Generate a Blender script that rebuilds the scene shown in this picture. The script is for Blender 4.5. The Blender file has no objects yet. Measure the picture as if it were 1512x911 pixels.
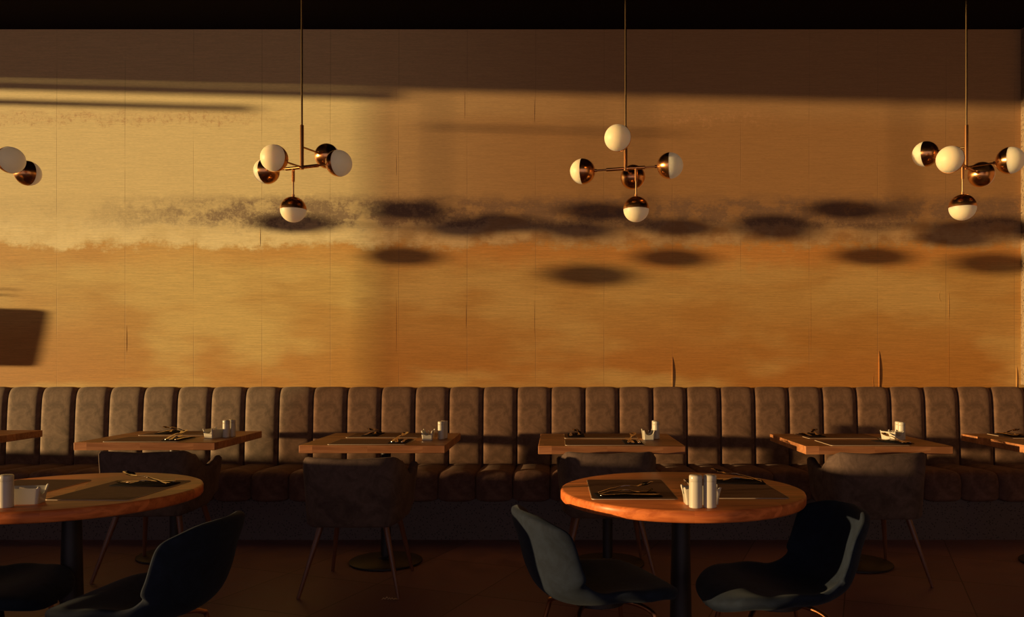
import bpy, bmesh, math, random
from mathutils import Vector, Matrix
random.seed(7)
PI = math.pi
C = bpy.context.scene.collection
SC = bpy.context.scene

# ---------------------------------------------------------------- camera, sky, sun, exposure
F_PX, PX0, PY0, CAM_Z = 1190.0, 820.0, 530.0, 1.235
cam = bpy.data.cameras.new('camera'); camo = bpy.data.objects.new('camera', cam); C.objects.link(camo)
cam.sensor_width = 36.0; cam.sensor_fit = 'HORIZONTAL'
cam.lens = F_PX / 1512 * 36
cam.shift_x = -(PX0 - 756) / 1512; cam.shift_y = (PY0 - 455.5) / 1512
cam.clip_start = 0.05; cam.clip_end = 200
camo.location = (0, 0, CAM_Z); camo.rotation_euler = (PI / 2, 0, 0)
SC.camera = camo
SC.view_settings.view_transform = 'Standard'; SC.view_settings.look = 'None'
SC.view_settings.exposure = 0.0; SC.view_settings.gamma = 1.0
SC.view_settings.use_curve_mapping = False
w = bpy.data.worlds.new('sky'); SC.world = w; w.use_nodes = True
wn = w.node_tree; bg = wn.nodes['Background']
WORLD_COL, WORLD_STR = (1.0, 0.74, 0.80), 0.44
bg.inputs[0].default_value = (*WORLD_COL, 1); bg.inputs[1].default_value = WORLD_STR
AZ, EL = math.radians(77.0), math.radians(1.5)      # from the back wall's normal; height over the horizon
sun = bpy.data.lights.new('low_sun', 'SUN'); suno = bpy.data.objects.new('low_sun', sun); C.objects.link(suno)
sun.energy = 11.2; sun.angle = 0.0095; sun.color = (1.0, 0.78, 0.38)
sd = Vector((math.sin(AZ) * math.cos(EL), math.cos(AZ) * math.cos(EL), -math.sin(EL)))
suno.rotation_euler = sd.to_track_quat('-Z', 'Y').to_euler(); suno.location = (-20, 0, 4)

# ---------------------------------------------------------------- node helpers
class NT:
    def __init__(s, name):
        s.m = bpy.data.materials.new(name); s.m.use_nodes = True
        s.t = s.m.node_tree; s.n = s.t.nodes; s.b = s.n['Principled BSDF']
    def put(s, sock, v):
        if hasattr(v, 'is_output') or isinstance(v, bpy.types.NodeSocket): s.t.links.new(v, sock)
        elif isinstance(v, (tuple, list)) and len(v) == 3 and sock.type == 'RGBA': sock.default_value = (*v, 1)
        else: sock.default_value = v
    def math(s, op, a, b=None, c=None):
        n = s.n.new('ShaderNodeMath'); n.operation = op
        for i, v in enumerate((a, b, c)):
            if v is not None: s.put(n.inputs[i], v)
        return n.outputs[0]
    def sm(s, v, a, b, lo=0.0, hi=1.0):
        n = s.n.new('ShaderNodeMapRange'); n.interpolation_type = 'SMOOTHSTEP'
        s.put(n.inputs[0], v); s.put(n.inputs[1], a); s.put(n.inputs[2], b); s.put(n.inputs[3], lo); s.put(n.inputs[4], hi)
        return n.outputs[0]
    def coord(s):
        n = s.n.new('ShaderNodeTexCoord'); x = s.n.new('ShaderNodeSeparateXYZ')
        s.t.links.new(n.outputs['Object'], x.inputs[0]); return n.outputs['Object'], x.outputs[0], x.outputs[1], x.outputs[2]
    def vec(s, x, y, z):
        n = s.n.new('ShaderNodeCombineXYZ')
        for i, v in enumerate((x, y, z)): s.put(n.inputs[i], v)
        return n.outputs[0]
    def scale(s, v, k):
        n = s.n.new('ShaderNodeVectorMath'); n.operation = 'MULTIPLY'; s.put(n.inputs[0], v); n.inputs[1].default_value = k
        return n.outputs[0]
    def noise(s, v, sc, det=2.0, ro=0.5, dist=0.0):
        n = s.n.new('ShaderNodeTexNoise'); s.put(n.inputs['Vector'], v); n.inputs['Scale'].default_value = sc
        n.inputs['Detail'].default_value = det; n.inputs['Roughness'].default_value = ro; n.inputs['Distortion'].default_value = dist
        return n.outputs[0]
    def mix(s, f, a, b, mode='MIX'):
        n = s.n.new('ShaderNodeMix'); n.data_type = 'RGBA'; n.blend_type = mode; n.clamp_factor = True
        s.put(n.inputs[0], f); s.put(n.inputs[6], a); s.put(n.inputs[7], b); return n.outputs[2]
    def bump(s, h, st, dist=0.01):
        n = s.n.new('ShaderNodeBump'); n.inputs['Strength'].default_value = st; n.inputs['Distance'].default_value = dist
        s.put(n.inputs['Height'], h); s.t.links.new(n.outputs[0], s.b.inputs['Normal'])
    def set(s, **k):
        for a, v in k.items(): s.put(s.b.inputs[a.replace('_', ' ')], v)
        return s

def simple(name, col, rough=0.5, metal=0.0, var=0.0, vscale=20, bump=0.0, bscale=200, spec=0.5, **k):
    t = NT(name); o, x, y, z = t.coord()
    if var:
        n = t.noise(o, vscale, 4, 0.6); f = t.sm(n, 0.3, 0.7, 1 - var, 1 + var)
        c = t.mix(1.0, col, t.vec(f, f, f), 'MULTIPLY')
    else: c = col
    t.set(Base_Color=c, Roughness=rough, Metallic=metal)
    t.b.inputs['Specular IOR Level'].default_value = spec
    for a, v in k.items(): t.put(t.b.inputs[a.replace('_', ' ')], v)
    if bump: t.bump(t.noise(o, bscale, 3), bump, 0.002)
    return t.m

# ---------------------------------------------------------------- materials
def mural():
    t = NT('painted_wallpaper'); o, x, y, z = t.coord()
    n1 = t.noise(t.scale(o, (0.9, 1, 2.4)), 1.0, 3, 0.5)            # large soft clouds
    n2 = t.noise(t.scale(o, (3, 1, 4)), 1.6, 5, 0.65)               # brushed blotches
    n3 = t.noise(o, 26, 6, 0.8)                                     # speckle
    n3b = t.noise(t.scale(o, (1, 1, 1.3)), 70, 3, 0.8)
    zz = t.math('ADD', z, t.math('MULTIPLY', t.math('SUBTRACT', n2, 0.5), 0.26))
    zf = t.math('ADD', zz, t.math('MULTIPLY', t.math('SUBTRACT', n3, 0.5), 0.13))
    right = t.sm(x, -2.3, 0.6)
    up = t.mix(right, (0.74, 0.53, 0.25), (0.47, 0.28, 0.12))  # browner right end: mural pigment plus soft shade painted in
    up = t.mix(t.math('MULTIPLY', right, t.sm(t.math('ADD', z, t.math('MULTIPLY', n1, 0.3)), 3.3, 3.1)), up, (0.43, 0.235, 0.09))  # soft-edged dimming of the upper right, shade painted into the pigment
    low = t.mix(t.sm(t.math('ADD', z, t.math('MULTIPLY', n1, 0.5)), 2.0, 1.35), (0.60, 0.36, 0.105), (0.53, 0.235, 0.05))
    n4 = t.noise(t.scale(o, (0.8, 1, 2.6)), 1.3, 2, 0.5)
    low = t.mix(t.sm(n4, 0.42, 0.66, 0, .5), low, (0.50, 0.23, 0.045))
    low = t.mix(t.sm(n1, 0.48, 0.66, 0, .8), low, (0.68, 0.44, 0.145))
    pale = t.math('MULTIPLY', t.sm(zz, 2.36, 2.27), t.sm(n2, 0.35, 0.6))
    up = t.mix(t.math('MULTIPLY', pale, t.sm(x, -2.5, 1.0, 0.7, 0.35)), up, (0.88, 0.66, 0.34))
    boundary = t.sm(zf, 2.14, 2.06)
    edge = t.math('MULTIPLY', boundary, t.sm(zz, 1.86, 2.05))
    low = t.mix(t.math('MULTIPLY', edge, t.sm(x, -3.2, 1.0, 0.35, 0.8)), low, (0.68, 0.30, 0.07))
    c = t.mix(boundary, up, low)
    # smoky dark band with a speckled rim
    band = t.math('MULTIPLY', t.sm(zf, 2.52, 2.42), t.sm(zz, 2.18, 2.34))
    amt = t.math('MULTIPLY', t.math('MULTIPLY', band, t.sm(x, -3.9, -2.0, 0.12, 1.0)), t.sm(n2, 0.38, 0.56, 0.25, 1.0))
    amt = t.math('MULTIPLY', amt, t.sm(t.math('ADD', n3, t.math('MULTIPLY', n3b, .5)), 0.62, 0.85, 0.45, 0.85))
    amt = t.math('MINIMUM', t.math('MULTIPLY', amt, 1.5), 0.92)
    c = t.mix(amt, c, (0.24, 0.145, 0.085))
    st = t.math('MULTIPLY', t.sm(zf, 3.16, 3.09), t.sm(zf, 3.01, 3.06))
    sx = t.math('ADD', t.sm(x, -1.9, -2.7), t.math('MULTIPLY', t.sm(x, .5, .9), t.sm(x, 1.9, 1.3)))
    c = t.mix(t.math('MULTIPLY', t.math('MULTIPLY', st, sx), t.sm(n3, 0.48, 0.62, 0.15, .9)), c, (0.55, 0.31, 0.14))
    # woven horizontal threads
    th = t.noise(t.scale(o, (5, 1, 150)), 1.0, 2, 0.6)
    th2 = t.noise(t.scale(o, (30, 1, 320)), 1.0, 1, 0.5)
    f = t.math('ADD', t.sm(th, 0.3, 0.7, t.math('ADD', .93, t.math('MULTIPLY', boundary, -.06)), 1.05), t.sm(th2, 0.35, 0.65, -0.05, 0.05))
    c = t.mix(1.0, c, t.vec(f, f, f), 'MULTIPLY')
    # paper joints every 0.522 m
    s = t.math('PINGPONG', t.math('ADD', x, 3.804 + 0.522 * 20), 0.261)
    seam = t.sm(s, 0.0035, 0.001)
    seam = t.math('MULTIPLY', seam, t.sm(t.noise(t.scale(o, (2, 1, 1.6)), 1.3, 2), .42, .55, .15, .8))
    c = t.mix(t.math('MULTIPLY', seam, 0.55), c, (0.30, 0.18, 0.08))
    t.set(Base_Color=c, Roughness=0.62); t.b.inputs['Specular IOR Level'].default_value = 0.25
    h = t.math('ADD', t.math('MULTIPLY', th, 0.5), t.math('MULTIPLY', seam, -1.0))
    t.bump(h, 0.10, 0.004)
    return t.m

def floor_mat():
    t = NT('floor_tiles'); o, x, y, z = t.coord()
    a = math.radians(21); ca, sa = math.cos(a), math.sin(a)
    x0, y0 = -0.551, 3.857
    xx, yy = t.math('SUBTRACT', x, x0), t.math('SUBTRACT', y, y0)
    u = t.math('SUBTRACT', t.math('MULTIPLY', xx, ca), t.math('MULTIPLY', yy, sa))
    v = t.math('ADD', t.math('MULTIPLY', xx, sa), t.math('MULTIPLY', yy, ca))
    def ln(q, off): return t.sm(t.math('PINGPONG', t.math('ADD', q, 60 * 0.6 + off), 0.3), 0.004, 0.0018)
    g = t.math('MAXIMUM', ln(u, 0.0), ln(v, 0.22))
    iu = t.math('FLOOR', t.math('DIVIDE', u, 0.6)); iv = t.math('FLOOR', t.math('DIVIDE', t.math('ADD', v, .22), 0.6))
    wn_ = t.n.new('ShaderNodeTexWhiteNoise'); t.put(wn_.inputs['Vector'], t.vec(iu, iv, 0.0))
    k = t.sm(wn_.outputs[0], 0, 1, 0.86, 1.1)
    n = t.noise(o, 6, 5, 0.6); k = t.math('MULTIPLY', k, t.sm(n, 0.3, 0.7, 0.85, 1.12))
    c = t.mix(1.0, (0.21, 0.105, 0.10), t.vec(k, k, k), 'MULTIPLY')
    c = t.mix(t.math('MULTIPLY', g, 0.8), c, (0.03, 0.018, 0.015))
    t.set(Base_Color=c, Roughness=t.sm(n, .3, .7, .42, .55)); t.bump(t.math('MULTIPLY', g, -1.0), 0.4, 0.003)
    return t.m

def wood(name, base, dark, axis=0, rough=0.42, planks=0.085, spec=0.18):
    t = NT(name); o, x, y, z = t.coord()
    lon, cr = (x, y) if axis == 0 else (y, x)
    ip = t.math('FLOOR', t.math('DIVIDE', t.math('ADD', cr, 5.0), planks))
    wnn = t.n.new('ShaderNodeTexWhiteNoise'); wnn.noise_dimensions = '1D'; t.put(wnn.inputs['W'], ip)
    r = wnn.outputs[0]
    jl = t.math('FLOOR', t.math('DIVIDE', t.math('ADD', lon, t.math('MULTIPLY', r, 1.7)), 0.31))
    wn2 = t.n.new('ShaderNodeTexWhiteNoise'); t.put(wn2.inputs['Vector'], t.vec(ip, jl, 0.0)); r2 = wn2.outputs[0]
    vv = t.vec(t.math('MULTIPLY', lon, 3.0), t.math('ADD', t.math('MULTIPLY', cr, 42.0), t.math('MULTIPLY', r2, 40.0)), t.math('MULTIPLY', z, 42.0))
    gr = t.noise(vv, 1.0, 4, 0.6, 0.6)
    kn = t.noise(t.vec(t.math('MULTIPLY', lon, 5), t.math('MULTIPLY', cr, 12), t.math('MULTIPLY', r2, 9)), 1.2, 3)
    c = t.mix(t.sm(gr, 0.35, 0.68), base, dark)
    c = t.mix(t.sm(kn, .56, .75, 0, .65), c, dark)
    k = t.sm(r2, 0, 1, 0.78, 1.18)
    c = t.mix(1.0, c, t.vec(k, k, k), 'MULTIPLY')
    t.set(Base_Color=c, Roughness=rough); t.b.inputs['Specular IOR Level'].default_value = spec
    t.bump(gr, 0.05, 0.001)
    return t.m

def velvet(name, col, sheen, scol, var=0.3, vs=7):
    t = NT(name); o, x, y, z = t.coord()
    n = t.noise(o, vs, 5, 0.65, 1.2); n2 = t.noise(o, vs * 5, 4, 0.6)
    f = t.math('MULTIPLY', t.sm(n, 0.3, 0.7, 1 + var, 1 - var), t.sm(n2, 0.3, 0.7, 1.08, 0.92))
    c = t.mix(1.0, col, t.vec(f, f, f), 'MULTIPLY')
    t.set(Base_Color=c, Roughness=0.85); t.b.inputs['Specular IOR Level'].default_value = 0.15
    t.b.inputs['Sheen Weight'].default_value = sheen; t.b.inputs['Sheen Roughness'].default_value = 0.45
    t.put(t.b.inputs['Sheen Tint'], scol)
    t.bump(t.noise(o, 500, 2), 0.15, 0.001)
    return t.m

def terrazzo():
    t = NT('terrazzo_plinth'); o, x, y, z = t.coord()
    v = t.n.new('ShaderNodeTexVoronoi'); v.inputs['Scale'].default_value = 55; t.put(v.inputs['Vector'], o)
    c = t.mix(t.sm(v.outputs['Distance'], 0.30, 0.22), (0.10, 0.075, 0.068), (0.02, 0.016, 0.018))
    t.set(Base_Color=c, Roughness=0.6); return t.m

def rough_plaster():
    t = NT('rough_concrete'); o, x, y, z = t.coord()
    n = t.noise(o, 45, 6, 0.75); v = t.n.new('ShaderNodeTexVoronoi'); v.inputs['Scale'].default_value = 40; t.put(v.inputs['Vector'], o)
    hole = t.sm(v.outputs['Distance'], 0.22, 0.12)
    c = t.mix(t.sm(n, .35, .65), (0.34, 0.25, 0.14), (0.20, 0.13, 0.07)); c = t.mix(hole, c, (0.04, 0.03, 0.02))
    t.set(Base_Color=c, Roughness=0.9); t.bump(t.math('SUBTRACT', n, hole), 0.8, 0.01); return t.m

def glass_mat(name, col):
    t = NT(name); t.n.remove(t.b)
    tr = t.n.new('ShaderNodeBsdfTransparent'); tr.inputs[0].default_value = (*col, 1)
    gl = t.n.new('ShaderNodeBsdfGlossy'); gl.inputs['Roughness'].default_value = 0.02
    mx = t.n.new('ShaderNodeMixShader'); mx.inputs[0].default_value = 0.04
    t.t.links.new(tr.outputs[0], mx.inputs[1]); t.t.links.new(gl.outputs[0], mx.inputs[2])
    t.t.links.new(mx.outputs[0], t.n['Material Output'].inputs[0]); return t.m

M = dict(
    mural=mural(), floor=floor_mat(), plinth=terrazzo(), pilaster=rough_plaster(),
    ceiling=simple('ceiling_paint', (0.010, 0.007, 0.010), 0.9, spec=0.1),
    plaster=simple('side_wall_plaster', (0.16, 0.11, 0.08), 0.9, var=0.1),
    dark_frame=simple('dark_window_frame', (0.03, 0.025, 0.02), 0.5),
    glass=glass_mat('clear_pane', (0.97, 0.97, 0.97)), tint=glass_mat('sun_dimming_pane', (0.78, 0.70, 0.66)),
    square_wood=wood('oak_butcher_block', (0.44, 0.20, 0.085), (0.30, 0.12, 0.045)),
    round_wood=wood('varnished_orange_wood', (0.66, 0.20, 0.055), (0.44, 0.115, 0.03), rough=0.30, planks=0.11, spec=0.10),
    bench=velvet('brown_velvet', (0.178, 0.104, 0.064), 0.08, (1.0, 0.8, 0.6)),
    seat=velvet('brown_velvet_seat', (0.15, 0.082, 0.058), 0.06, (1.0, 0.75, 0.55)),
    arm=velvet('charcoal_brown_velvet', (0.10, 0.068, 0.053), 0.06, (1.0, 0.8, 0.65), vs=9),
    blue=velvet('dark_blue_fabric', (0.0095, 0.0155, 0.029), 0.05, (0.75, 0.9, 1.0), var=0.25, vs=11),
    black=simple('black_powder_coat', (0.012, 0.010, 0.011), 0.5),
    copper_leg=simple('dark_walnut_leg', (0.17, 0.07, 0.035), 0.35),
    brass_leg=simple('copper_tube', (0.42, 0.19, 0.08), 0.4, 1.0),
    brass=simple('brushed_copper', (0.72, 0.36, 0.14), 0.24, 1.0, Anisotropic=0.6),
    gold=simple('polished_brass', (0.80, 0.55, 0.26), 0.2, 1.0),
    steel=simple('cutlery_steel', (0.62, 0.50, 0.40), 0.18, 1.0),
    opal=simple('opal_glass', (0.80, 0.68, 0.42), 0.45, Emission_Color=(1.0, 0.66, 0.36, 1.0), Emission_Strength=0.10, spec=0.3, Subsurface_Weight=0.8, Subsurface_Radius=(0.12, 0.09, 0.05), Subsurface_Scale=1.0),
    ceramic=simple('white_ceramic', (0.56, 0.53, 0.42), 0.22),
    mat=simple('brown_leather_mat', (0.17, 0.085, 0.05), 0.7, var=0.1, bump=0.1, spec=0.2),
    mat_edge=simple('pale_mat_edge', (0.42, 0.33, 0.22), 0.5),
    napkin=simple('black_napkin', (0.008, 0.006, 0.007), 0.9, spec=0.1),
    paper=simple('sachet_paper', (0.6, 0.52, 0.42), 0.6),
    leaf=simple('plant_leaf', (0.05, 0.10, 0.03), 0.5), pot=simple('clay_pot', (0.30, 0.14, 0.08), 0.8),
    scrap=simple('dry_leaf', (0.5, 0.33, 0.15), 0.5),
)

# ---------------------------------------------------------------- mesh helpers
def obj(name, bm, m, parent=None, sharp=40, bevel=0.0):
    bmesh.ops.recalc_face_normals(bm, faces=bm.faces)
    me = bpy.data.meshes.new(name); bm.to_mesh(me); bm.free()
    for p in me.polygons: p.use_smooth = True
    me.set_sharp_from_angle(angle=math.radians(sharp))
    for mm in (m if isinstance(m, (list, tuple)) else [m]): me.materials.append(mm)
    o = bpy.data.objects.new(name, me); C.objects.link(o)
    if parent: o.parent = parent
    if bevel:
        b = o.modifiers.new('bevel', 'BEVEL'); b.width = bevel; b.segments = 3; b.limit_method = 'ANGLE'; b.angle_limit = math.radians(50)
    return o
def thing(name, label, cat, loc=(0, 0, 0), rz=0, group=None):
    o = bpy.data.objects.new(name, None); C.objects.link(o); o.empty_display_size = 0.1
    o.location = loc; o.rotation_euler = (0, 0, rz); return tag(o, label, cat, group)
def tag(o, label, cat, group=None):
    o['label'] = label; o['category'] = cat
    if group: o['group'] = group
    elif 'group' in o: del o['group']
    return o
def struct(name, bm, m, **k):
    o = obj(name, bm, m, **k); o['kind'] = 'structure'; return o
def dup(root, loc, rz, label, group=None, cat=None):
    r = root.copy(); C.objects.link(r); r.location = loc
    r.rotation_euler = (root.rotation_euler[0], root.rotation_euler[1], rz)
    tag(r, label, cat or root['category'], group)
    for ch in list(root.children):
        c = ch.copy(); C.objects.link(c); c.parent = r
        for g in list(ch.children):
            d = g.copy(); C.objects.link(d); d.parent = c
    return r
def box(bm, x0, x1, y0, y1, z0, z1, mat=0):
    vs = [bm.verts.new((x, y, z)) for x in (x0, x1) for y in (y0, y1) for z in (z0, z1)]
    for q in ((0, 1, 3, 2), (4, 6, 7, 5), (0, 4, 5, 1), (2, 3, 7, 6), (0, 2, 6, 4), (1, 5, 7, 3)):
        f = bm.faces.new([vs[i] for i in q]); f.material_index = mat
def loft(bm, rings, cap0=True, cap1=True, closed=False, loop=True):
    vr = [[bm.verts.new(p) for p in r] for r in rings]; n = len(vr[0]); k = len(vr)
    for i in range(k if closed else k - 1):
        a, b = vr[i], vr[(i + 1) % k]
        for j in range(n if loop else n - 1):
            bm.faces.new((a[j], a[(j + 1) % n], b[(j + 1) % n], b[j]))
    if not closed and loop:
        if cap0: bm.faces.new(list(reversed(vr[0])))
        if cap1: bm.faces.new(vr[-1])
    return vr
def lathe(bm, prof, seg=32, mtx=None):
    rings = []
    for r, z in prof:
        rg = [Vector((max(r, 1e-4) * math.cos(2 * PI * i / seg), max(r, 1e-4) * math.sin(2 * PI * i / seg), z)) for i in range(seg)]
        rings.append([mtx @ p for p in rg] if mtx else rg)
    loft(bm, rings)
def tube(bm, pts, rad, seg=12):
    pts = [Vector(p) for p in pts]; rings = []
    if not isinstance(rad, (list, tuple)): rad = [rad] * len(pts)
    up = None
    for i, p in enumerate(pts):
        d = (pts[min(i + 1, len(pts) - 1)] - pts[max(i - 1, 0)]).normalized()
        if up is None: up = Vector((0, 0, 1)) if abs(d.z) < 0.9 else Vector((1, 0, 0))
        a = d.cross(up).normalized(); up = a.cross(d).normalized()
        rings.append([p + (a * math.cos(2 * PI * j / seg) + up * math.sin(2 * PI * j / seg)) * rad[i] for j in range(seg)])
    loft(bm, rings)
def interp(tab, t):
    if t <= tab[0][0]: return tab[0][1]
    for (a, va), (b, vb) in zip(tab, tab[1:]):
        if t <= b:
            s = (t - a) / (b - a); s = s * s * (3 - 2 * s); return va + (vb - va) * s
    return tab[-1][1]
def catmull(P, n):
    out = []; Q = [P[0] * 2 - P[1]] + P + [P[-1] * 2 - P[-2]]
    for i in range(1, len(Q) - 2):
        for k in range(n):
            t = k / n; a, b, c, d = Q[i - 1:i + 3]
            out.append(0.5 * ((2 * b) + (c - a) * t + (2 * a - 5 * b + 4 * c - d) * t * t + (3 * b - a - 3 * c + d) * t ** 3))
    out.append(P[-1]); return out

# ---------------------------------------------------------------- room
YW, XL, ZC = 6.15, -9.2, 3.75
def W(px, py): return ((px - PX0) * YW / F_PX, CAM_Z + (PY0 - py) * YW / F_PX)
bm = bmesh.new(); box(bm, XL, 5.2, YW, YW + 0.2, 0, ZC)
def wrinkle(px, py0, py1, wd, hgt, lean=0.0):
    wd *= .5; hgt = min(hgt * .3, .0065) if hgt > .012 else hgt * .2        # a ridge where the paper lifts at a joint
    x, zt = W(px, py0); _, zb = W(px, py1); rings = []
    for i in range(13):
        s = i / 12; k = math.sin(PI * min(1, s * 0.85 + 0.02)) ** 0.7 if i < 12 else 0.35
        zz = zt + (zb - zt) * s; xc = x + lean * math.sin(s * PI)
        rings.append([(xc - wd * .25 * k, YW + .003, zz), (xc - wd * 0.12 * k, YW - hgt * k, zz), (xc + wd * .6 * k, YW - hgt * .55 * k, zz), (xc + wd * k, YW + .003, zz)])
    loft(bm, rings)
wrinkle(993, 527, 576, 0.016, 0.020); wrinkle(1298, 518, 578, 0.018, 0.024); wrinkle(1501, 540, 578, 0.012, 0.015)
wrinkle(1401, 430, 472, 0.006, 0.008); wrinkle(1390, 428, 446, 0.010, 0.005, -0.02); wrinkle(1401, 474, 578, 0.004, 0.004)
wrinkle(187, 480, 520, 0.005, 0.006); wrinkle(789, 145, 180, 0.005, 0.005); wrinkle(585, 430, 522, 0.003, 0.0035)
wrinkle(688, 448, 484, 0.005, 0.005); wrinkle(789, 440, 495, 0.003, 0.004); wrinkle(1197, 400, 525, 0.003, 0.003); wrinkle(384, 335, 364, .005, .006)
wrinkle(1291, 548, 576, 0.010, 0.006, -0.01); wrinkle(585, 120, 150, .003, .004); wrinkle(585, 225, 260, .003, .004); wrinkle(686, 130, 175, .003, .004)
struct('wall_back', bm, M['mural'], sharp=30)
bm = bmesh.new(); box(bm, XL - .3, 5.4, -4, YW + .2, -.1, 0); struct('floor', bm, M['floor'])
bm = bmesh.new(); box(bm, XL - .3, 5.4, -4, YW + .2, ZC, ZC + .15); struct('ceiling', bm, M['ceiling'])
bm = bmesh.new(); box(bm, 3.553, 4.4, YW - .055, YW + .01, 1.04, ZC); struct('trim_1', bm, M['pilaster'])
bm = bmesh.new(); box(bm, 5.2, 5.4, -4, YW + .2, 0, ZC); struct('wall_right', bm, M['plaster'])
# left wall: solid ends, sill and lintel, with two tall windows between
ZS, ZL = 0.67, CAM_Z + (PY0 - 131) * YW / F_PX + ((600 - PX0) * YW / F_PX - XL) / math.sin(AZ) * math.tan(EL)
YA, YB = -1.2, 5.35
YM = YW - (((575 - PX0) * YW / F_PX) - XL) / math.tan(AZ)
bm = bmesh.new()
box(bm, XL - .3, XL, -4, YA, 0, ZC); box(bm, XL - .3, XL, YB, YW + .2, 0, ZC)
box(bm, XL - .3, XL, YA, YB, 0, ZS); box(bm, XL - .3, XL, YA, YB, ZL, ZC)
struct('wall_left', bm, M['plaster'])
def window(name, y0, y1, g):
    bm = bmesh.new(); t = 0.004
    box(bm, XL - .14, XL - .12, y0, y0 + t, ZS, ZL); box(bm, XL - .14, XL - .12, y1 - t, y1, ZS, ZL)
    box(bm, XL - .14, XL - .12, y0 + t, y1 - t, ZS, ZS + .02); box(bm, XL - .14, XL - .12, y0 + t, y1 - t, ZL - .01, ZL)
    o = struct(name, bm, M['dark_frame'])
    bm = bmesh.new(); box(bm, XL - .135, XL - .125, y0 + t, y1 - t, ZS + .02, ZL - .01); obj('pane', bm, g, o)
    return o
w1 = window('window_1', YM, YB, M['glass']); w2 = window('window_2', YA, YM, M['tint'])  # darker second pane added to weaken the sun on the right of the wall
def rail(y0, y1, z0, z1, x=XL + .02, par=None):
    bm = bmesh.new(); box(bm, x, x + .03, y0, y1, z0, z1); obj('rail', bm, M['dark_frame'], par)
def ray_y(px): return YW - ((px - PX0) * YW / F_PX - XL) / math.tan(AZ)
def ray_z(px, py): x, z = W(px, py); return z + (x - XL) / math.sin(AZ) * math.tan(EL)
rail(ray_y(590), YB - .02, ray_z(300, 141), ray_z(300, 127), par=w1)
rail(ray_y(370), YB - .02, ray_z(180, 160), ray_z(180, 151), par=w1)
rail(ray_y(1000), ray_y(620), ray_z(800, 194), ray_z(800, 190), par=w2)
# low block added out of view, left of the frame, to keep sun off the armchairs
bm = bmesh.new(); box(bm, -4.1, -3.95, 2.15, 4.1, 0, 0.775)
struct('added_sun_blocker', bm, M['plaster'], bevel=.01)

# ---------------------------------------------------------------- banquette
PITCH, SX = 0.254, -0.797
bench = thing('banquette', 'long brown velvet channel-tufted banquette bench running along the golden wall', 'bench', (0, 0, 0))
def channel(path, bulge, name, mat, EXP, back_to, jit=0.0):
    # path: list of (y,z); outward normal is the left-hand side walking along it
    bm = bmesh.new(); P = catmull([Vector((0, a, b)) for a, b in path], 5); NU = 20; rings = []
    half = PITCH / 2
    for i, p in enumerate(P):
        d = (P[min(i + 1, len(P) - 1)] - P[max(i - 1, 0)]).normalized(); nrm = Vector((0, -d.z, d.y))
        row = []
        for j in range(NU + 1):
            a = -PI / 2 + PI * j / NU; u = math.sin(a)
            bl = bulge * (.9 * (max(0, 1 - abs(u) ** EXP)) ** 0.5 + .1 * (1 - u * u))
            q = p + nrm * (bl - bulge); q.x = u * half * 0.998
            row.append(q)
        rings.append(row)
    vr = loft(bm, rings, loop=False)
    bl = [v for v in vr[0]] + [r[-1] for r in vr[1:-1]] + list(reversed(vr[-1])) + [r[0] for r in reversed(vr[1:-1])]
    cen = [bm.verts.new(back_to(v.co)) for v in bl]; n = len(bl)
    for i in range(n): bm.faces.new((bl[i], bl[(i + 1) % n], cen[(i + 1) % n], cen[i]))
    return obj(name, bm, mat, bench, sharp=70)
back_path = [(5.985, .43), (5.988, .50), (5.995, .65), (6.005, .82), (6.015, .93), (6.03, .985), (6.055, 1.018), (6.085, 1.026), (6.115, 1.02)]
seat_path = [(5.50, .262), (5.455, .275), (5.445, .34), (5.448, .41), (5.475, .458), (5.53, .474), (5.70, .470), (5.88, .462), (6.02, .458)]
b0 = channel(back_path, .027, 'back_channel', M['bench'], 7.0, lambda c: Vector((c.x * .9, 6.128, min(c.z, 1.0))))
s0 = channel(seat_path, .034, 'seat_channel', M['seat'], 4.0, lambda c: Vector((c.x * .9, max(c.y, 5.52), .30)))
first = True
for k in range(-15, 19):
    x = SX + PITCH * (k + .5)
    a, b = (b0, s0) if first else (b0.copy(), s0.copy())
    if not first:
        C.objects.link(a); C.objects.link(b)
    first = False
    a.location = (x, 0, 0); b.location = (x, 0, 0)
    a.rotation_euler = (random.uniform(-.004, .004), 0, random.uniform(-.006, .006)) if False else (0, 0, 0)
xa, xb = SX - 15 * PITCH, SX + 19 * PITCH
bm = bmesh.new(); box(bm, xa, xb, 5.50, 6.12, 0, .285); obj('plinth', bm, M['plinth'], bench)

# ---------------------------------------------------------------- tables
def square_table(x, y, wd, dp, label, src=None):
    if src: return dup(src, (x, y, 0), 0, label, None)
    t = thing('square_table', label, 'table', (x, y, 0))
    bm = bmesh.new(); box(bm, -wd / 2, wd / 2, -dp / 2, dp / 2, .705, .75); obj('tabletop', bm, M['square_wood'], t, bevel=.003)
    bm = bmesh.new(); lathe(bm, [(.03, .012), (.03, .70)], 24); obj('column', bm, M['black'], t)
    bm = bmesh.new(); lathe(bm, [(0, 0), (.215, 0), (.22, .004), (.22, .012), (.21, .018), (.05, .026), (.04, .04), (0, .04)], 48); obj('base', bm, M['black'], t)
    bm = bmesh.new(); box(bm, -.2, .2, -.03, .03, .69, .705); box(bm, -.03, .03, -.2, .2, .69, .705); obj('top_bracket', bm, M['black'], t)
    return t
TX = [(-3.905, 5.12), (-2.385, 5.05), (-1.03, 4.90), (.315, 4.86), (1.80, 4.85), (3.045, 4.86)]
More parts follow.
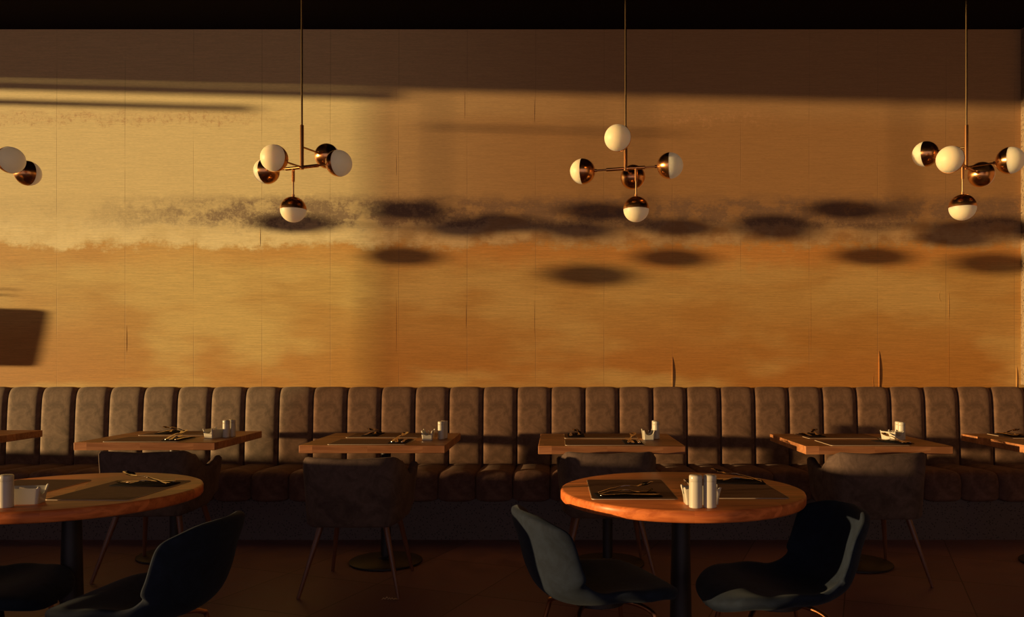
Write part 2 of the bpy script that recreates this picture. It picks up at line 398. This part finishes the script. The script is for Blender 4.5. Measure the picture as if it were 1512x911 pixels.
TL = ['square wooden table cut by the left edge, only its corner in view',
      'square wooden table in front of the bench, first full one from the left',
      'second full square wooden table from the left, behind the freestanding armchair',
      'square wooden table behind the right round table, facing straight on',
      'square wooden table with a brightly sunlit left edge, behind the right blue chair',
      'square wooden table cut by the right edge of the picture']
T = []
for (x, y), l in zip(TX, TL): T.append(square_table(x, y, .82, .75, l, T[0] if T else None))
def round_table(x, y, label, src=None):
    if src: return dup(src, (x, y, 0), .4, label)
    t = thing('round_table', label, 'table', (x, y, 0))
    R = .45
    bm = bmesh.new(); lathe(bm, [(0, .708), (R - .012, .708), (R - .004, .711), (R, .717), (R, .741), (R - .003, .7475), (R - .010, .75), (0, .75)], 128)
    obj('tabletop', bm, M['round_wood'], t, sharp=60)
    bm = bmesh.new(); lathe(bm, [(.046, .02), (.032, .70)], 32); obj('column', bm, M['black'], t)
    bm = bmesh.new(); lathe(bm, [(0, 0), (.235, 0), (.24, .004), (.24, .012), (.22, .018), (.07, .028), (0, .03)], 64); obj('base', bm, M['black'], t)
    bm = bmesh.new(); lathe(bm, [(0, .69), (.12, .69), (.12, .708), (0, .708)], 32); obj('top_plate', bm, M['black'], t)
    return t
R1 = round_table(.47, 3.02, 'round orange-brown wooden table with two shakers side by side, right of centre')
R0 = round_table(-1.80, 3.0, 'round orange-brown wooden table in the left foreground, cut by the left edge', R1)

# ---------------------------------------------------------------- armchairs
def armchair():
    t = thing('armchair', '', 'chair')
    # plan of the shell, walked from the left arm tip round the back to the right arm tip
    plan = [(-.262, .20), (-.268, .10), (-.262, 0), (-.255, -.10), (-.243, -.18), (-.215, -.235), (-.16, -.255), (-.08, -.262), (0, -.264)]
    plan = plan + [(-a, b) for a, b in reversed(plan[:-1])]
    P = catmull([Vector((a, b, 0)) for a, b in plan], 6); n = len(P)
    L = [0]
    for a, b in zip(P, P[1:]): L.append(L[-1] + (b - a).length)
    tot = L[-1]; bm = bmesh.new(); rings = []
    ztab = [(0, .718), (.13, .723), (.225, .726), (.30, .70), (.36, .655), (.41, .618), (.46, .610), (.52, .632), (.58, .655), (.62, .655), (.655, .62)]
    for i, p in enumerate(P):
        s = abs(L[i] - tot / 2)
        d = (P[min(i + 1, n - 1)] - P[max(i - 1, 0)]).normalized(); out = Vector((d.y, -d.x, 0))
        out = -out if out.dot(Vector((p.x, p.y + .05, 0))) < 0 else out
        e = min(L[i], tot - L[i]); ek = min(1, e / .05); th = .045 * math.sqrt(max(.04, 1 - (1 - ek) ** 2))
        zt = interp(ztab, s); zb = interp([(0, .362), (.2, .362), (.28, .372), (.45, .38), (.60, .43), (.66, .47)], s)
        inn = p - out * .045 + out * (.045 - th) / 2; ou = p - out * (.045 - th) / 2
        row = []
        H = zt - zb
        for q, (a, z) in enumerate([(0.25, 0), (.75, 0), (1, .03), (1.0, .12), (1.03, .35), (1.05, .6), (1.03, .85), (.98, .95), (.75, .995), (.45, 1.0), (.15, .985), (0, .93), (0, .75), (0, .45), (0, .15), (.05, .03)]):
            flare = out * (.022 * (z ** 1.5) * (1 if s < .25 else 1)) 
            c = inn.lerp(ou, a) + flare; c.z = zb + H * z; row.append(c)
        rings.append(row)
    loft(bm, rings); obj('backrest', bm, M['arm'], t, sharp=80)
    bm = bmesh.new(); rings = []
    for z, k in ((.372, .86), (.378, .93), (.39, .955), (.44, .965), (.468, .95), (.482, .90), (.490, .75), (.494, .45), (.495, .1)):
        row = []
        for j in range(40):
            a = 2 * PI * j / 40; c, s_ = math.cos(a), math.sin(a)
            row.append(Vector((.222 * k * math.copysign(abs(c) ** .35, c), .015 + .235 * k * math.copysign(abs(s_) ** .35, s_), z)))
        rings.append(row)
    loft(bm, rings); obj('seat', bm, M['arm'], t, sharp=70)
    for sx in (-1, 1):
        for (ty, fy, fx) in ((-.165, -.275, .258), (.165, .275, .232)):
            bm = bmesh.new(); tube(bm, [(sx * .168, ty, .372), (sx * fx, fy, .004), (sx * fx, fy, 0)], [.0165, .0095, .008], 16)
            obj('leg', bm, M['copper_leg'], t)
    return t
A0 = armchair()
AC = [(-2.30, 4.71, .03, 'brown velvet armchair tucked behind the left round table, seen from behind'),
      (-1.065, 4.42, 0, 'brown velvet armchair standing clear on the floor, whole back and four legs seen'),
      (.295, 4.66, 0, 'brown velvet armchair half hidden behind the right round table'),
      (1.78, 4.63, 0, 'brown velvet armchair behind the right blue chair, its left arm showing')]
for i, (x, y, r, l) in enumerate(AC):
    if i == 0: A0.location = (x, y, 0); A0.rotation_euler = (0, 0, r); tag(A0, l, 'chair')
    else: dup(A0, (x, y, 0), r, l)

# ---------------------------------------------------------------- blue shell chairs
def shell_chair():
    t = thing('shell_chair', '', 'chair')
    prof = catmull([Vector((0, a, b)) for a, b in [(-.285, .730), (-.277, .68), (-.255, .61), (-.232, .53), (-.195, .465), (-.13, .432), (-.04, .428), (.06, .440), (.15, .448), (.215, .438), (.25, .412)]], 8)
    L = [0]
    for a, b in zip(prof, prof[1:]): L.append(L[-1] + (b - a).length)
    tot = L[-1]; n = len(prof); NU = 28; top, bot = [], []
    for i, p in enumerate(prof):
        s = L[i]; d = (prof[min(i + 1, n - 1)] - prof[max(i - 1, 0)]).normalized(); nrm = Vector((0, -d.z, d.y))
        wv = interp([(0, .205), (.10, .222), (.22, .225), (.33, .208), (.42, .212), (.55, .235), (.66, .238), (.80, .21)], s)
        e = max(0, 1 - s / .085); wv *= max(0, 1 - e ** 2.6) ** (1 / 2.6)
        e = max(0, 1 - (tot - s) / .19); wv *= max(0, 1 - e ** 2.3) ** (1 / 2.3)
        wv = max(wv, .004)
        bk = interp([(0, 0.85), (.12, 1), (.3, 1.0), (.45, .55), (.6, .25), (.8, .1)], s)     # side wings
        ra, rb = [], []
        for j in range(NU + 1):
            a = -PI / 2 + PI * j / NU; u = math.sin(a)
            base = p + Vector((u * wv, 0, 0)) + nrm * (.085 * bk * (wv / .22) ** 2 * abs(u) ** 2.4)
            if s > .5: base += Vector((0, 0, -.012 * (s - .5) / .3 * u * u))
            ev = min(1, s / .02, (tot - s) / .03) ; ev = math.sqrt(max(0, 1 - (1 - ev) ** 2))
            th = .019 * math.sqrt(max(0, 1 - abs(u) ** 14)) * ev + .0003
            th *= interp([(0, .85), (.4, 1), (.6, 1.25), (.8, 1.1)], s)
            ra.append(base + nrm * th); rb.append(base - nrm * th)
        top.append(ra); bot.append(rb)
    bm = bmesh.new()
    rings = [ra + list(reversed(rb)) for ra, rb in zip(top, bot)]
    loft(bm, rings); bmesh.ops.remove_doubles(bm, verts=bm.verts, dist=.0002)
    o = obj('seat_shell', bm, M['blue'], t, sharp=180)
    for sx in (-1, 1):
        for (ty, fy) in ((-.11, -.22), (.12, .20)):
            bm = bmesh.new()
            pts = catmull([Vector((0, ty * .3, .398)), Vector((sx * .06, ty * .8, .396)), Vector((sx * .125, ty * 1.15, .380)), Vector((sx * .150, ty * 1.25, .33)), Vector((sx * .205, fy, .0))], 5)
            tube(bm, pts, .0085, 12); obj('leg', bm, M['brass_leg'], t)
    bm = bmesh.new(); lathe(bm, [(0, .392), (.09, .392), (.09, .408), (0, .408)], 24); obj('mounting_plate', bm, M['black'], t)
    return t
B0 = shell_chair()
BC = [(.150, 2.80, -70.0, 'dark blue shell chair left of the right round table, sun on its outer back'),
      (.755, 2.77, 97, 'dark blue shell chair right of the right round table, pale sun patch inside its back'),
      (-1.335, 2.62, 83, 'dark blue shell chair right of the left round table, its back turned to us'),
      (-1.95, 2.74, -86, 'dark blue shell chair at the left edge, only its rounded seat front in view')]
for i, (x, y, r, l) in enumerate(BC):
    if i == 0: B0.location = (x, y, 0); B0.rotation_euler = (0, 0, math.radians(r)); tag(B0, l, 'chair')
    else: dup(B0, (x, y, 0), math.radians(r), l)

# ---------------------------------------------------------------- placemats, napkins, cutlery
ZT = .75
def placemat():
    t = thing('placemat', '', 'placemat')
    def rr(hx, hy, r, z0, z1):
        bm = bmesh.new(); pts = []
        for cx, cy, a0 in ((hx - r, hy - r, 0), (-hx + r, hy - r, PI / 2), (-hx + r, -hy + r, PI), (hx - r, -hy + r, 1.5 * PI)):
            for k in range(5): a = a0 + k * PI / 8; pts.append((cx + r * math.cos(a), cy + r * math.sin(a)))
        loft(bm, [[Vector((a, b, z0)) for a, b in pts], [Vector((a, b, z1)) for a, b in pts]]); return bm
    obj('pad', rr(.222, .147, .012, 0.0002, .0028), M['mat'], t)
    obj('edging', rr(.225, .150, .014, 0, .0024), M['mat_edge'], t)
    return t
def blade(bm, L, ws, zs, ts, cup=0.0, n=40, m=12):
    rings = []
    for i in range(n + 1):
        x = L * i / n; hw = interp(ws, x); zc = interp(zs, x); th = interp(ts, x); row = []
        for j in range(m):
            a = 2 * PI * j / m; yy = math.cos(a) * hw
            cz = cup * interp([(0, 0), (.135, 0), (.165, 1), (.19, .8), (.2, .2)], x) * ((yy / max(hw, 1e-5)) ** 2) * hw
            row.append(Vector((x, yy, zc + cz + math.sin(a) * th)))
        rings.append(row)
    loft(bm, rings)
def cutlery():
    out = {}
    bm = bmesh.new(); blade(bm, .20, [(0, .004), (.008, .010), (.03, .009), (.10, .0035), (.135, .004), (.15, .014), (.17, .0205), (.188, .015), (.2, .002)],
                            [(0, .003), (.05, .010), (.10, .014), (.14, .006), (.17, .005), (.2, .013)], [(0, .002), (.1, .002), (.14, .0014), (.2, .001)], cup=.42)
    out['spoon'] = bm
    bm = bmesh.new(); blade(bm, .15, [(0, .004), (.008, .010), (.03, .009), (.10, .0035), (.125, .005), (.14, .011), (.15, .0115)],
                            [(0, .003), (.05, .010), (.10, .014), (.135, .006), (.15, .005)], [(0, .002), (.1, .002), (.15, .001)])
    for k in (-1.5, -.5, .5, 1.5): tube(bm, [(.148, k * .0062, .005), (.17, k * .0062, .005), (.19, k * .006, .009), (.20, k * .006, .014)], [.0022, .0020, .0015, .0008], 6)
    out['fork'] = bm
    bm = bmesh.new(); blade(bm, .215, [(0, .004), (.008, .0095), (.09, .007), (.11, .0065), (.125, .010), (.18, .0105), (.205, .006), (.215, .001)],
                            [(0, .004), (.09, .0055), (.215, .0045)], [(0, .003), (.09, .0032), (.115, .0015), (.215, .0006)])
    out['knife'] = bm
    o = {k: obj(k, b, M['steel'], sharp=60) for k, b in out.items()}
    for v in o.values(): v.hide_render = False
    bm = bmesh.new(); rings = []
    for z, k in ((0, .96), (.0006, .995), (.002, 1.0), (.0034, .985), (.0038, .93)):
        rings.append([Vector((.115 * k * sx_, .052 * k * sy_, z)) for sx_, sy_ in ((-1, -.9), (-.96, -1), (.0, -.98), (.96, -1), (1, -.9), (1, .9), (.96, 1), (0, .97), (-.96, 1), (-1, .9))])
    loft(bm, rings); o['napkin'] = obj('napkin', bm, M['napkin'], sharp=50)
    return o
PM = placemat(); CU = cutlery(); used = set()
def put(kind, loc, rz, label, group=None, rx=0, ry=0):
    src = {'placemat': PM}.get(kind) or CU[kind]
    cat = kind
    if kind not in used:
        used.add(kind); o = src; o.location = loc; o.rotation_euler = (rx, ry, rz); return tag(o, label, cat, group)
    o = dup(src, loc, rz, label, group, cat); o.rotation_euler = (rx, ry, rz); return o
def mat_at(x, y, rz, label, group=None): put('placemat', (x, y, ZT + .0002), rz, label, group)
def set_at(x, y, ang, where, seed):
    rnd = random.Random(seed); a = math.radians(ang); d = Vector((math.cos(a), math.sin(a), 0)); s = Vector((-d.y, d.x, 0))
    z = ZT + .0031
    put('napkin', (x, y, z), a, 'folded black napkin %s' % where)
    z += .0040; c = Vector((x, y, z))
    for kind, off, da, st, dz, ry in (('knife', -.030, rnd.uniform(-3, 3), -.105, 0, 0), ('fork', .004, 5 + rnd.uniform(-3, 3), -.102, .0003, 0), ('spoon', .030, -13 + rnd.uniform(-3, 3), -.100, .0014, -.15)):
        p = c + s * off + d * st; p.z = z + dz
        put(kind, p, a + math.radians(da), 'steel %s on black napkin %s' % (kind, where), None, 0, ry)
names = ['table at the left edge', 'leftmost full square table', 'second full square table', 'straight-on square table', 'sun-edged square table', 'table at the right edge']
near_set = {1: (.12, -.205), 2: (.125, -.19), 3: (.13, -.195), 4: (.15, -.185)}
far_set = {1: (-.14, .235), 2: (-.13, .235), 3: (-.185, .215), 4: (-.18, .235), 5: (-.17, .225)}
for i, (x, y) in enumerate(TX):
    if i: mat_at(x - .035, y + .20, 0, 'brown rectangular placemat on the bench side of the %s' % names[i])
    if 0 < i < 5: mat_at(x - .035, y - .20, 0, 'brown rectangular placemat on the armchair side of the %s' % names[i])
    if i in near_set: set_at(x + near_set[i][0], y + near_set[i][1], 90 + (i == 4) * 25, 'on the armchair side of the %s' % names[i], i)
    if i in far_set: set_at(x + far_set[i][0], y + far_set[i][1], -90, 'on the bench side of the %s' % names[i], 10 + i)
mat_at(.275, 3.0, PI / 2, 'brown placemat on the left half of the right round table')
mat_at(.665, 3.02, PI / 2, 'brown placemat on the right half of the right round table')
mat_at(-1.60, 2.985, PI / 2 - .03, 'brown placemat on the right half of the left round table')
mat_at(-2.00, 3.0, PI / 2, 'brown placemat on the left half of the left round table, behind the white holder')
set_at(.255, 2.845, 8, 'at the left of the right round table', 21)
set_at(.70, 3.155, 174, 'at the right of the right round table', 22)
set_at(-1.575, 3.095, 176, 'on the left round table', 23)

# ---------------------------------------------------------------- shakers and holders
def shaker():
    t = thing('shaker', '', 'shaker')
    r = .0215
    bm = bmesh.new(); lathe(bm, [(0, 0), (r - .002, 0), (r, .002), (r, .0855), (r - .0006, .086), (0, .086)], 40); obj('body', bm, M['ceramic'], t)
    bm = bmesh.new(); lathe(bm, [(0, .0862), (r - .0006, .0862), (r, .087), (r, .103), (r - .0015, .1055), (r - .005, .107), (.012, .1075), (0, .108)], 40); obj('cap', bm, M['ceramic'], t)
    bm = bmesh.new()
    for k in range(5): lathe(bm, [(0, .1078), (.0013, .1078), (.0013, .1083), (0, .1083)], 8, Matrix.Translation((.006 * math.cos(k * 1.2566), .006 * math.sin(k * 1.2566), 0)))
    obj('pour_holes', bm, M['black'], t)
    return t
def holder():
    t = thing('sachet_holder', '', 'sachet holder')
    bm = bmesh.new(); hx, hy, r, th = .058, .033, .007, .0035; pts = []
    def seg(p0, p1, n):
        for k in range(n): pts.append(Vector(p0).lerp(Vector(p1), k / n))
    def arc(cx, cy, a0):
        for k in range(5): a = a0 + k * PI / 10; pts.append(Vector((cx + r * math.cos(a), cy + r * math.sin(a))))
    arc(hx - r, hy - r, 0); seg((hx - r, hy), (-hx + r, hy), 24); arc(-hx + r, hy - r, PI / 2); seg((-hx, hy - r), (-hx, -hy + r), 20)
    arc(-hx + r, -hy + r, PI); seg((-hx + r, -hy), (hx - r, -hy), 24); arc(hx - r, -hy + r, 1.5 * PI); seg((hx, -hy + r), (hx, hy - r), 20)
    rings = []
    for p in pts:
        end = abs(p.x) > hx - r * .8; u = min(1, abs(p.y) / (hy * .80)) if end else 1
        h = .030 + .024 * (1 - math.sqrt(max(0, 1 - u ** 2.2))) + (.005 if end and u > .98 else 0)
        q = Vector((p.x * (1 - th / hx), p.y * (1 - th / hy)))
        def fl(v, z): k = 1 + .10 * (z / .06) ** 1.5; k0 = .92; return Vector((v.x * (k0 + (k - k0) * min(1, z / .05)), v.y * (k0 + (k - k0) * min(1, z / .05)), z))
        rings.append([fl(p, 0), fl(p, .002), fl(p, h * .33), fl(p, h * .66), fl(p, h * .97), fl(p.lerp(q, .5), h), fl(q, h * .97), fl(q, h * .5), fl(q, .005)])
    loft(bm, rings, closed=True)
    o = obj('wall', bm, M['ceramic'], t, sharp=50)
    bm = bmesh.new(); loft(bm, [[Vector((p.x * .92, p.y * .92, z)) for p in pts] for z in (0.0003, .005)]); obj('bottom', bm, M['ceramic'], t)
    return t
S0 = shaker(); H0 = holder(); su = [0]; hu = [0]
def put_s(x, y, label, g=None):
    if not su[0]: su[0] = 1; S0.location = (x, y, ZT + .0003); return tag(S0, label, 'shaker', g)
    dup(S0, (x, y, ZT + .0003), random.uniform(0, 6), label, g)
bm = bmesh.new(); box(bm, -.022, .022, -.0012, .0012, 0, .046); SA = obj('sugar_sachet', bm, M['paper']); sa = [0]
def put_h(x, y, rz, label, where):
    if not hu[0]: hu[0] = 1; H0.location = (x, y, ZT + .0003); H0.rotation_euler = (0, 0, rz); tag(H0, label, 'sachet holder')
    else: dup(H0, (x, y, ZT + .0003), rz, label)
    if not sa[0]: sa[0] = 1; o = SA
    else: o = SA.copy(); C.objects.link(o)
    o.location = (x - .004, y + .004, ZT + .006); o.rotation_euler = (.12, .22, rz); tag(o, 'small paper sachet standing in the white holder on the %s' % where, 'sachet')
put_s(.458, 2.630, 'white salt shaker, left of the touching pair on the right round table')
put_s(.505, 2.633, 'white pepper shaker, right of the touching pair on the right round table')
put_h(.488, 2.705, 0, 'white ceramic sachet holder behind the two shakers on the right round table', 'right round table')
put_s(-1.795, 2.635, 'white shaker at the left picture edge on the left round table')
put_h(-1.785, 2.71, .15, 'white ceramic sachet holder beside the shaker on the left round table', 'left round table')
HS = {1: (-2.105, 4.95, -2.035, 4.985, .015), 2: (-.765, 4.83, -.690, 4.88, .010), 3: (.560, 4.84, .612, 4.895, .002), 4: (2.00, 4.77, 2.075, 4.83, .004)}
for i, (hx, hy, sx_, sy_, dx) in HS.items():
    put_h(hx, hy + .02, PI / 2 + (0, -.25, .05, 0, .35)[i], 'white ceramic sachet holder on the %s' % names[i], names[i])
    put_s(sx_, sy_, 'white shaker nearest us on the %s' % names[i])
    put_s(sx_ + dx, sy_ + .05, 'white shaker behind the other one on the %s' % names[i])

# ---------------------------------------------------------------- pendant lamps
def aim(v):
    return Vector(v).to_track_quat('Z', 'Y').to_matrix().to_4x4()
def pendant():
    t = thing('pendant_lamp', '', 'pendant lamp')      # origin: foot of the thick stem, where the cross bar sits
    RB = .0725
    bm = bmesh.new(); tube(bm, [(0, 0, .20), (0, 0, ZC - 2.305)], .0055, 12); obj('rod', bm, M['gold'], t)
    bm = bmesh.new(); tube(bm, [(0, 0, -.012), (0, 0, .235)], .0105, 16); obj('stem', bm, M['brass'], t)
    bm = bmesh.new(); tube(bm, [(-.11, .0, 0), (.11, 0, 0)], .0095, 16); tube(bm, [(-.20, 0, 0), (.20, 0, 0)], .0052, 10); obj('cross_bar', bm, M['brass'], t)
    bm = bmesh.new(); lathe(bm, [(0, ZC - 2.325), (.05, ZC - 2.325), (.055, ZC - 2.315), (.055, ZC - 2.305), (0, ZC - 2.305)], 32); obj('ceiling_rose', bm, M['brass'], t)
    # arms to the single globes
    for name, a, b, thick in (('arm', (0, 0, 0), (0, .16, 0), .0052), ('arm', (0, 0, .114), (0, -.16, .114), .0052), ('arm', (.06, 0, 0), (.06, 0, -.075), .0088), ('drop_rod', (.06, 0, -.07), (.06, 0, -.165), .0052)):
        bm = bmesh.new(); tube(bm, [a, b], thick, 12); obj(name, bm, M['brass'] if thick > .006 else M['gold'], t)
    for c, d in (((.25, 0, 0), (1, 0, 0)), ((-.25, 0, 0), (-1, 0, 0)), ((0, .222, 0), (0, 1, 0)), ((0, -.222, .114), (0, -1, 0)), ((.06, 0, -.232), (0, 0, -1))):
        m = Matrix.Translation(c) @ aim(d)
        bm = bmesh.new(); P = [(RB * math.sin(a), -RB * math.cos(a)) for a in [PI / 2 * k / 12 for k in range(13)]]
        lathe(bm, P + [(RB * .985, .0)] + [(RB * .955 * math.sin(a), -RB * .955 * math.cos(a)) for a in [PI / 2 * k / 8 for k in range(8, -1, -1)]], 48, m)
        lathe(bm, [(.0085, -RB - .012), (.0085, -RB + .002)], 12, m)
        cup = obj('cup', bm, M['brass'], t, sharp=35)
        bm = bmesh.new(); rg = RB * .982
        lathe(bm, [(0, -.004), (rg, -.004)] + [(rg * math.cos(a), rg * math.sin(a)) for a in [PI / 2 * k / 14 for k in range(15)]], 48, m)
        obj('globe', bm, M['opal'], cup, sharp=60)
    return t
PL = pendant(); first = True
PEN = [(-3.19, 4.50, 2.325, -112, 'copper and white five-globe pendant lamp cut by the left edge'),
       (-1.415, 4.50, 2.305, 158, 'copper and white five-globe pendant lamp hanging left of centre'),
       (.395, 4.53, 2.305, -16, 'copper and white five-globe pendant lamp hanging in the middle, one globe raised on top'),
       (2.295, 4.50, 2.305, -135, 'copper and white five-globe pendant lamp hanging near the right edge'),
       (-4.48, 4.50, 2.435, 130, 'pendant lamp outside the frame, nearest the left edge in the row'),
       (-6.50, 4.50, 2.435, -95, 'pendant lamp outside the frame, second beyond the left edge'),
       (-8.05, 4.50, 2.435, 115, 'pendant lamp outside the frame, beside the window')]
for x, y, z, r, l in PEN:
    if first: first = False; PL.location = (x, y, z); PL.rotation_euler = (0, 0, math.radians(r)); tag(PL, l, 'pendant lamp')
    else: dup(PL, (x, y, z), math.radians(r), l)

for x, z, l in ((-8.18, 2.10, 'added shadow-casting globe on a cord outside the frame, beside the window'), (-5.08, 2.19, 'added shadow-casting globe on a cord outside the frame, farther from the window')):
    t = thing('shadow_globe', l, 'pendant lamp', (x, 4.2, z))  # unseen globes added to cast the blurred, lower shadows on the back wall
    bm = bmesh.new(); lathe(bm, [(.085 * math.sin(PI * k / 24), -.085 * math.cos(PI * k / 24)) for k in range(25)], 40); obj('globe', bm, M['opal'], t)
    bm = bmesh.new(); tube(bm, [(0, 0, .08), (0, 0, ZC - z)], .003, 8); obj('cord', bm, M['black'], t)

# ---------------------------------------------------------------- potted plant on a stand, left of the frame, whose shadow falls on the wall
PXX = -3.9 - .49 * math.tan(AZ) - .205 / math.cos(AZ)
t = thing('plant_stand', 'slim black plant stand by the wall left of the frame', 'plant stand', (PXX, 5.66, 0))
bm = bmesh.new(); lathe(bm, [(0, 0), (.15, 0), (.15, .02), (.02, .03), (.02, 1.23), (.12, 1.24), (.12, 1.255), (0, 1.255)], 24); obj('post', bm, M['black'], t)
t = thing('potted_plant', 'clay pot with a few leaves on the slim stand left of the frame', 'plant', (PXX, 5.66, 1.2555))
bm = bmesh.new(); lathe(bm, [(0, 0), (.19, 0), (.197, .02), (.215, .38), (.215, .42), (.20, .435), (.19, .42), (0, .40)], 40); obj('pot', bm, M['pot'], t)
for k in range(9):
    a = k * 0.7 - .2; bm = bmesh.new(); ln = .155 + .012 * (k % 3)
    pts = [Vector((math.cos(a) * ln * s, math.sin(a) * ln * s, .42 + .12 * math.sin(s * 1.9) * (1 + .4 * (k % 2)))) for s in (0, .3, .6, .85, 1)]
    sd_ = Vector((-math.sin(a), math.cos(a), 0)); rings = []
    for p, hw in zip(pts, (.01, .035, .045, .032, .004)): rings.append([p - sd_ * hw, p + Vector((0, 0, -.003)), p + sd_ * hw, p + Vector((0, 0, .004))])
    loft(bm, rings); obj('leaf', bm, M['leaf'], t)
# dry leaf scrap by the freestanding armchair's foot
bm = bmesh.new()
for k in range(5):
    a = k * 1.3; tube(bm, [(-.03 + .015 * k, 0, .003), (-.02 + .015 * k, .008 * math.sin(a), .010 + .003 * (k % 2)), (-.008 + .015 * k, .01 * math.cos(a), .003)], [.0015, .0035, .001], 6)
o = obj('dry_leaf', bm, M['scrap']); o.location = (-.86, 4.13, .0); tag(o, 'small curled dry leaf scrap on the floor by the armchair foot', 'leaf')

# ---------------------------------------------------------------- groups of repeats
GR = {'square_table': 'square tables along the banquette', 'round_table': 'round tables in the foreground', 'armchair': 'velvet armchairs at the square tables',
      'shell_chair': 'blue shell chairs at the round tables', 'placemat': 'placemats on the tables', 'napkin': 'napkins under the cutlery', 'knife': 'knives laid on the tables',
      'fork': 'forks laid on the tables', 'spoon': 'spoons laid on the tables', 'shaker': 'white shakers on the tables', 'sachet_holder': 'white sachet holders on the tables',
      'sugar_sachet': 'sachets in the holders', 'pendant_lamp': 'five-globe pendant lamps', 'shadow_globe': 'added shadow-casting globes outside the frame'}
for o in SC.objects:
    k = o.name.split('.')[0]
    if o.parent is None and k in GR: o['group'] = GR[k]
